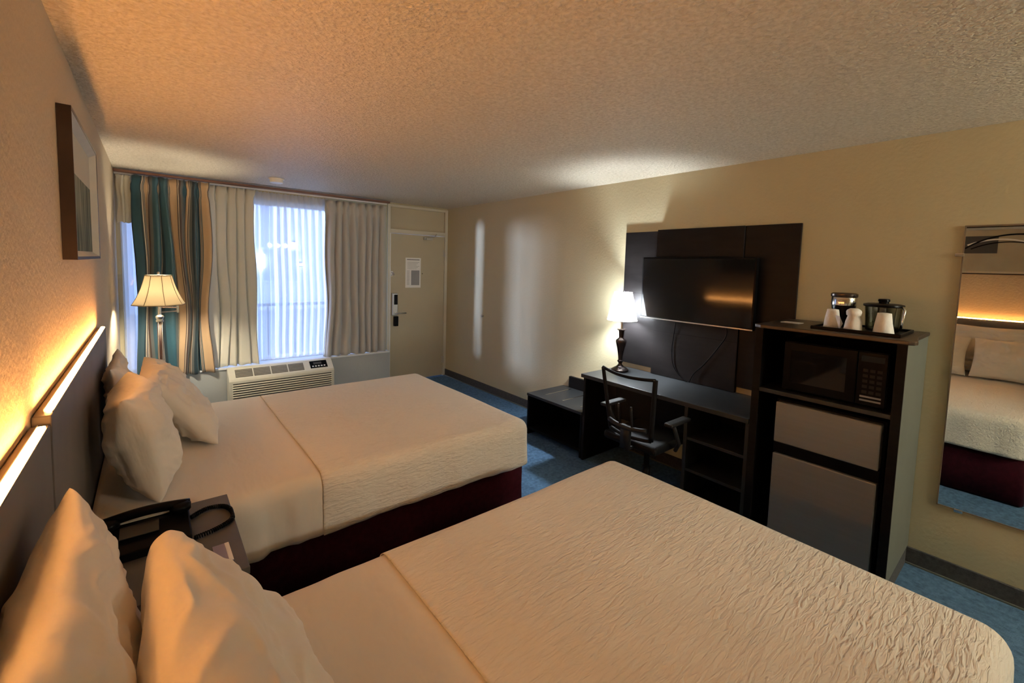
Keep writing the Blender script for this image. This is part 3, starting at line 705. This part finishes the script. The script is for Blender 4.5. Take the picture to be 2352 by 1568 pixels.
for r_, z_ in prof:
    for k in range(S):
        a = 2*PI*k/S+.2; seg = (k % 8)/8; f_ = math.cos(PI/8)/math.cos((seg-.5)*PI/4); f_ = 1-(1-f_)*.8; v.append((FX+r_*f_*math.cos(a), FY+r_*f_*math.sin(a), z_))
b_ = MB()._add(v, [(i*S+k, i*S+(k+1) % S, (i+1)*S+(k+1) % S, (i+1)*S+k) for i in range(14) for k in range(S)]).build('lamp_shade', 'shade_warm', fl, smooth=True)
md = b_.modifiers.new('Solidify', 'SOLIDIFY'); md.thickness = .0012
M['piping'] = mat('tan_shade_piping', (.30, .22, .13), .8)
for q in range(8):
    k = q*8; MB().tube([v[i*S+k] for i in range(15)], .0022, 6).build('shade_rib', 'piping', b_, smooth=True)
for i in (0, 14): MB().tube([v[i*S+k % S] for k in range(S+1)], .0035, 6).build('shade_rim', 'piping', b_, smooth=True)
hp = MB()
for k in range(4): hp.tube([(FX, FY, 1.476), (FX+.09*math.cos(PI/2*k), FY+.09*math.sin(PI/2*k), 1.478)], .0018, 5)
hp.build('shade_spider', 'nickel', b_)
MB().lathe([(.004, 1.476), (.012, 1.488), (.009, 1.498), (.012, 1.506), (.003, 1.514)], (FX, FY, 0), 14).build('finial', 'nickel', fl, smooth=True)
MB().lathe([(.012, 1.21), (.014, 1.25), (.016, 1.27)], (FX, FY, 0), 16).build('socket', 'nickel', fl)
MB().lathe([(.012, 1.27), (.018, 1.29), (.030, 1.325), (.030, 1.345), (.020, 1.37), (.006, 1.378)], (FX, FY, 0), 20).build('bulb', 'bulb_warm', fl, smooth=True)

# ------------------------------------------------------------------ desk chair
CX, CY = 2.72, 1.735
ch = thing('desk_chair', 'black mesh-backed desk chair facing the desk', 'chair', (CX, CY, 0))
bx = 2.47
def bp(y, z): return (bx-.06*((z-.55)/.4)+.04*((y-CY)/.2)**2*-1*-1, y, z)
top_l, top_r = (CY+.215, .955), (CY-.205, .95)
bot_l, bot_r = (CY+.165, .53), (CY-.165, .53)
def line(a, b, n=10, sag=0): return [bp(a[0]+(b[0]-a[0])*i/n, a[1]+(b[1]-a[1])*i/n+sag*math.sin(PI*i/n)) for i in range(n+1)]
fm = MB(); fm.tube(line(top_l, top_r, 12, -.012), .011, 8); fm.tube(line(top_l, bot_l), .013, 8); fm.tube(line(top_r, bot_r), .016, 8); fm.tube(line(bot_l, bot_r, 12, -.01), .014, 8)
fm.build('back_frame', 'black_matte', ch, smooth=True)
v = []; 
for i in range(11):
    for j in range(9):
        t = i/10; yl = top_l[0]+(bot_l[0]-top_l[0])*t; yr = top_r[0]+(bot_r[0]-top_r[0])*t; z_ = .95+(.53-.95)*t
        v.append(bp(yl+(yr-yl)*j/8, z_))
mo = MB()._add(v, [(i*9+j, i*9+j+1, (i+1)*9+j+1, (i+1)*9+j) for i in range(10) for j in range(8)]).build('mesh_back', 'mesh', ch, smooth=True)
lb_ = MB(); lb_.tube([Vector(p)+Vector((-.02, 0, 0)) for p in line((CY+.15, .60), (CY-.15, .60), 10, -.015)], .016, 8); lb_.box(bx-.03, bx-.005, CY-.035, CY+.035, .44, .60)
lb_.tube([Vector(p)+Vector((-.015, 0, 0)) for p in line((CY+.05, .60), (CY+.05, .74), 4)], .008, 6); lb_.tube([Vector(p)+Vector((-.015, 0, 0)) for p in line((CY-.05, .60), (CY-.05, .74), 4)], .008, 6)
lb_.build('lumbar_support', 'edge', ch, smooth=True)
MB().box(2.50, 2.94, CY-.20, CY+.23, .43, .49).build('seat', 'black_matte', ch, bevel=.025, seg=4)
MB().bar((2.46, CY, .45), (2.75, CY, .42), .07, .02).build('tilt_bracket', 'black_matte', ch)
for s in (1, -1):
    am = MB(); am.tube([(2.70, CY+s*.225, .44), (2.68, CY+s*.26, .50), (2.63, CY+s*.265, .58), (2.60, CY+s*.26, .645)], .013, 8)
    a_ = am.build('armrest_bracket', 'edge', ch, smooth=True)
    MB().box(2.53, 2.77, CY+s*.26-.03, CY+s*.26+.03, .645, .670).build('arm_pad', 'edge', a_, bevel=.01)
MB().lathe([(.028, .10), (.028, .25), (.02, .25), (.02, .43)], (CX, CY, 0), 18).build('gas_column', 'black', ch, smooth=True)
for k in range(5):
    a = 2*PI*k/5+.6; e_ = (CX+.235*math.cos(a), CY+.235*math.sin(a))
    lg = MB().bar((CX, CY, .115), (e_[0], e_[1], .075), .04, .03).build('leg', 'black', ch, bevel=.006)
    MB().tube([(e_[0]-.018*math.sin(a), e_[1]+.018*math.cos(a), .028), (e_[0]+.018*math.sin(a), e_[1]-.018*math.cos(a), .028)], .027, 16).build('caster', 'black', lg)

# ------------------------------------------------------------------ appliance cabinet
cb = thing('appliance_cabinet', 'tall dark cabinet holding the microwave and fridge, grey on its side', 'cabinet', (3.08, .74, 0))
FXc = 2.80
MB().box(FXc, XT-.016, 1.052, 1.095, 0, 1.325).build('side_panel', 'espresso', cb, bevel=.002)
MB().box(FXc, XT-.003, .405, .445, .10, 1.325).build('side_panel', 'greyside', cb, bevel=.002)['label'] = 'grey-green outer side panel'
MB().box(FXc-.003, FXc-.0005, .406, .445, .0, 1.325).build('front_edge', 'espresso', cb)
MB().box(FXc+.02, XT-.026, .407, .445, 0, .10).build('plinth', 'baseboard', cb)
MB().box(FXc, XT-.016, .445, 1.052, .945, .968).build('shelf', 'espresso_top', cb, bevel=.002)
MB().box(XT-.03, XT-.016, .445, 1.052, 0, 1.325).build('rear_panel', 'espresso', cb)
MB().prism([(XT-.003, 1.100), (XT-.003, .400), (3.02, .400), (2.90, .388), (2.815, .372), (2.785, .378), (2.775, .40), (2.775, 1.06), (2.80, 1.10)], 1.325, 1.345, 'z').build('cabinet_top', 'cab_top', cb, bevel=.004)
mw = thing('microwave', 'black microwave in the upper opening of the tall cabinet', 'microwave', (3.0, .73, .968))
MB().box(2.845, 3.25, .475, .945, .980, 1.262).build('body', 'black', mw, bevel=.004)
for (x, y) in ((2.87, .50), (2.87, .92), (3.22, .50), (3.22, .92)): MB().lathe([(.012, .0006), (.012, .013)], (x, y, .968), 12).build('foot', 'black', mw)
dw = MB().box(2.828, 2.845, .60, .942, .985, 1.258).build('door', 'black', mw, bevel=.003)
MB().box(2.8265, 2.8283, .645, .905, 1.03, 1.215).build('window', 'oven_glass', dw)
kp = MB().box(2.830, 2.845, .478, .597, .985, 1.258).build('control_panel', 'black', mw, bevel=.002)
MB().box(2.829, 2.8302, .49, .585, 1.21, 1.24).build('display', 'oven_glass', kp)
for r_ in range(5):
    for c_ in range(3): MB().box(2.8288, 2.8302, .496+c_*.029, .516+c_*.029, 1.045+r_*.028, 1.060+r_*.028).build('button', 'edge', kp)
MB().box(2.8285, 2.8302, .493, .58, 1.005, 1.014).build('open_button', 'ink', kp); MB().box(2.8285, 2.8302, .493, .58, 1.024, 1.033).build('open_button', 'ink', kp)
fg = thing('mini_fridge', 'small two-door steel-fronted fridge under the microwave', 'fridge', (3.0, .72, 0))
MB().box(2.86, 3.30, .462, .972, .02, .915).build('body', 'black', fg, bevel=.004)
MB().box(2.805, 2.858, .475, .958, .668, .905).build('freezer_door', 'steel', fg, bevel=.006)
MB().box(2.805, 2.858, .475, .958, .05, .600).build('fridge_door', 'steel', fg, bevel=.006)
MB().box(2.822, 2.858, .470, .962, .602, .666).build('handle_recess', 'black', fg, bevel=.003)
for (x, y) in ((2.89, .49), (2.89, .94), (3.27, .49), (3.27, .94)): MB().lathe([(.016, 0), (.016, .021)], (x, y, 0), 12).build('foot', 'black', fg)

# ------------------------------------------------------------------ things on the cabinet
TZ = 1.345
tr = thing('serving_tray', 'flat black serving tray on the tall cabinet', 'tray', (3.03, .64, TZ))
MB().box(2.87, 3.20, .455, .825, TZ, TZ+.006).build('tray_floor', 'black', tr, bevel=.002)
rm = MB()
for b4 in ((2.862, 2.872, .447, .833), (3.198, 3.208, .447, .833), (2.87, 3.20, .447, .457), (2.87, 3.20, .823, .833)): rm.box(*b4, TZ, TZ+.018)
rm.build('tray_rim', 'black', tr, bevel=.003)
Z0 = TZ+.0066
cf = thing('coffee_maker', 'dark round single-serve coffee maker with chrome band at the left of the tray', 'coffee maker', (3.10, .745, Z0))
smooth_angle(MB().lathe([(.055, 0), (.058, .01), (.054, .09), (.058, .125)], (3.10, .745, Z0), 28).build('body', 'black', cf))
smooth_angle(MB().lathe([(.060, .125), (.061, .13), (.061, .168), (.059, .172)], (3.10, .745, Z0), 32).build('chrome_band', 'chrome', cf))
smooth_angle(MB().lathe([(.062, .172), (.064, .176), (.064, .190), (.056, .196)], (3.10, .745, Z0), 32).build('lid', 'bronze', cf))
ib = thing('ice_bucket', 'clear round ice bucket with black knobbed lid at the right of the tray', 'ice bucket', (3.10, .565, Z0))
smooth_angle(MB().lathe([(.070, 0), (.072, .005), (.080, .13), (.077, .13), (.069, .006)], (3.10, .565, Z0), 36).build('bucket', 'clear', ib))
smooth_angle(MB().lathe([(.066, .006), (.066, .012)], (3.10, .565, Z0), 30).build('bucket_base', 'black', ib))
smooth_angle(MB().lathe([(.086, .131), (.089, .135), (.088, .144), (.07, .149)], (3.10, .565, Z0), 36).build('lid', 'black', ib))
smooth_angle(MB().lathe([(.022, .149), (.022, .158), (.026, .162), (.025, .172), (.02, .174)], (3.10, .565, Z0), 24).build('lid_knob', 'black', ib))
MB().tube([(3.06, .478, Z0+.138), (3.05, .468, Z0+.12), (3.05, .474, Z0+.06), (3.052, .48, Z0+.014)], .006, 8).build('side_handle', 'chrome', ib, smooth=True)
def cupo(x, y, r0, r1, h, z, label, flare=0, seed=0, tilt=0):
    b = MB(); n = 28; v = []; pr_ = [(r0, 0), (r0*.99, .004), ((r0+r1)/2, h*.5), (r1*1.0, h-.012), (r1*.96, h-.002), (r1*.5, h)]
    if flare: pr_ = [(r0, 0), (r0*.98, .006), ((r0*.55+r1*.45), h*.4), (r1*.92, h*.66), (r1*1.12, h*.70), (r1*1.15, h*.86), (r1*1.0, h*.93), (r1*.6, h)]
    for r_, z_ in pr_:
        for k in range(n):
            a = 2*PI*k/n; q = 1+.07*noise.noise(Vector((math.cos(a)*1.5, math.sin(a)*1.5, z_*25+seed)))
            v.append((x+r_*q*math.cos(a)+tilt*z_, y+r_*q*math.sin(a), z+z_))
    m = len(pr_); f = [(i*n+k, i*n+(k+1) % n, (i+1)*n+(k+1) % n, (i+1)*n+k) for i in range(m-1) for k in range(n)]+[tuple(range(n-1, -1, -1)), tuple((m-1)*n+k for k in range(n))]
    o = b._add(v, f).build('paper_cup', 'cup', smooth=True); tag(o, label, 'cup', 'paper cups on the tray'); return o
cupo(2.985, .765, .040, .029, .105, Z0, 'upside-down white wrapped cup, leftmost on the tray', 0, 1)
cupo(2.930, .655, .041, .030, .120, Z0, 'white cup in crumpled wrap, middle of the tray', 1, 2)
cupo(2.945, .530, .044, .030, .108, Z0, 'upside-down white wrapped cup in front of the ice bucket', 0, 3)
wr = MB(); wr.prism([(2.918, Z0), (2.922, Z0), (2.930, Z0+.07), (2.926, Z0+.074)], .708, .724, 'y')
tag(MB()._add([(2.93, .712, Z0), (2.95, .722, Z0), (2.945, .742, Z0+.075), (2.925, .716, Z0+.072), (2.96, .708, Z0+.03)], [(0,1,4),(0,3,4),(1,2,4),(2,3,4),(0,1,2,3)]).build('folded_wrapper', 'cup'), 'folded white wrapper wedged between the left and middle cups', 'wrapper')
tag(MB().prism([(3.03, .945), (3.035, 1.045), (3.11, 1.04), (3.105, .94)], TZ, TZ+.004, 'z').build('white_card', 'paper'), 'small white card lying on top of the tall cabinet', 'card')

# ------------------------------------------------------------------ wall mirror
mr = thing('wall_mirror', 'tall frameless wall mirror at the right edge', 'mirror', (XT-.01, 0, .4))
MB().box(XT-.009, XT-.003, -.32, .302, .398, 1.925).build('mirror_glass', 'mirror', mr)
eb = MB()
for b4 in ((-.324, -.318, .394, 1.929), (.300, .306, .394, 1.929), (-.324, .306, .394, .400), (-.324, .306, 1.923, 1.929)):
    eb.box(XT-.011, XT-.001, *b4)
eb.build('mirror_edge', mat('brown_mirror_edge', (.16, .12, .08), .5), mr)
for (y, z) in ((.315, 1.775), (.22, .392), (-.2, .392)): MB().box(XT-.014, XT-.001, y-.018, y+.018, z-.009, z+.009).build('mirror_clip', 'chrome', mr, bevel=.003)

# ------------------------------------------------------------------ small fittings
nt_ = thing('door_notice', 'white printed notice sheet on the entry door', 'notice', (2.82, YW-.012, 1.305))
MB().box(2.705, 2.935, YW-.0135, YW-.0105, 1.305, 1.718).build('sheet', 'paper', nt_)
ik = MB(); ik.box(2.725, 2.915, YW-.0142, YW-.0135, 1.685, 1.70)
for k in range(6): ik.box(2.73, 2.91-.02*(k % 3), YW-.0142, YW-.0135, 1.655-k*.018, 1.659-k*.018)
for k in range(12): ik.box(2.725, 2.765, YW-.0142, YW-.0135, 1.535-k*.017, 1.540-k*.017)
ik.box(2.79, 2.915, YW-.0142, YW-.0135, 1.34, 1.545)
ik.build('printed_lines', 'ink', nt_)
sd = thing('smoke_detector', 'round white smoke detector on the ceiling near the window', 'smoke detector', (.985, 4.92, 2.40))
smooth_angle(MB().lathe([(.045, -.045), (.058, -.040), (.062, -.012), (.062, -.010)], (.985, 4.92, H), 32).build('body', 'white_plastic', sd))
smooth_angle(MB().lathe([(.070, -.011), (.072, -.006), (.072, -.0005)], (.985, 4.92, H), 32).build('mounting_plate', 'white_plastic', sd))
ds = thing('door_stop', 'small metal knob door stop on the wall beside the entry door', 'door stop', (XT-.02, 4.67, .98))
MB().tube([(XT+.002, 4.67, .983), (XT-.02, 4.67, .983)], .012, 14).build('stem', 'nickel', ds, smooth=True)
MB().tube([(XT-.02, 4.67, .983), (XT-.034, 4.67, .983)], .017, 16).build('bumper', 'nickel', ds, smooth=True, bevel=.003)
# vanity light bar at the far back of the room (behind the viewer)
vb = thing('vanity_light', 'chrome vanity light bar with round bulbs on the back wall behind the viewer', 'light fixture', (2.9, YB, 2.0))
MB().box(2.5, 3.3, YB, YB+.04, 1.98, 2.08).build('back_plate', 'chrome', vb, bevel=.005)
for k in range(4):
    x = 2.6+k*.2; MB().lathe([(.01, -.05), (.035, -.04), (.05, -.01), (.05, .01), (.035, .04), (.01, .05)], (x, YB+.10, 2.03), 20).build('bulb', 'vanity', vb, smooth=True)
    MB().tube([(x, YB+.04, 2.03), (x, YB+.07, 2.03)], .02).build('socket', 'chrome', vb)

# ------------------------------------------------------------------ lights
def light(name, kind, loc, col, e, **k):
    l = bpy.data.lights.new(name, kind); l.color = col; l.energy = e
    for a, b in k.items(): setattr(l, a, b)
    o = bpy.data.objects.new(name, l); C.objects.link(o); o.location = loc; return o
# daylight: low bluish light slanting in through the window
sun = light('low_daylight', 'SUN', (-4, 9, 2), (.50, .64, 1), 9.0, angle=math.radians(7))
sun.rotation_euler = Vector((1, -.80, -.07)).to_track_quat('-Z', 'Y').to_euler()
w = bpy.data.worlds.new('world'); bpy.context.scene.world = w; w.use_nodes = True
bg = w.node_tree.nodes['Background']; N = w.node_tree.nodes; L = w.node_tree.links
tc = N.new('ShaderNodeTexCoord'); sp = N.new('ShaderNodeSeparateXYZ'); r = N.new('ShaderNodeValToRGB')
L.new(tc.outputs['Generated'], sp.inputs[0]); L.new(sp.outputs[2], r.inputs[0])
r.color_ramp.elements[0].color = (.46, .62, 1, 1); r.color_ramp.elements[1].color = (.26, .45, .95, 1)
L.new(r.outputs[0], bg.inputs[0]); bg.inputs[1].default_value = 3.5

# ------------------------------------------------------------------ camera
a, p, rl_ = math.radians(39.425), math.radians(4.299), math.radians(-1.636)
F = Vector((math.sin(a)*math.cos(p), math.cos(a)*math.cos(p), -math.sin(p)))
rt = Vector((math.cos(a), -math.sin(a), 0)); dn = F.cross(rt)
R_ = math.cos(rl_)*rt+math.sin(rl_)*dn; D_ = -math.sin(rl_)*rt+math.cos(rl_)*dn
cam = bpy.data.cameras.new('camera'); co = bpy.data.objects.new('camera', cam); C.objects.link(co)
mw_ = Matrix((R_, -D_, -F)).transposed().to_4x4(); mw_.translation = (0, 0, 1.649); co.matrix_world = mw_
cam.sensor_width = 36; cam.lens = 1011.1/2352*36; cam.shift_y = -98/2352; cam.clip_start = .03
sc = bpy.context.scene; sc.camera = co
sc.view_settings.view_transform = 'Standard'; sc.view_settings.look = 'None'; sc.view_settings.exposure = .18; sc.view_settings.gamma = 1
sc.view_settings.use_curve_mapping = False
sc.cycles.max_bounces = 10; sc.cycles.diffuse_bounces = 6; sc.cycles.transparent_max_bounces = 12
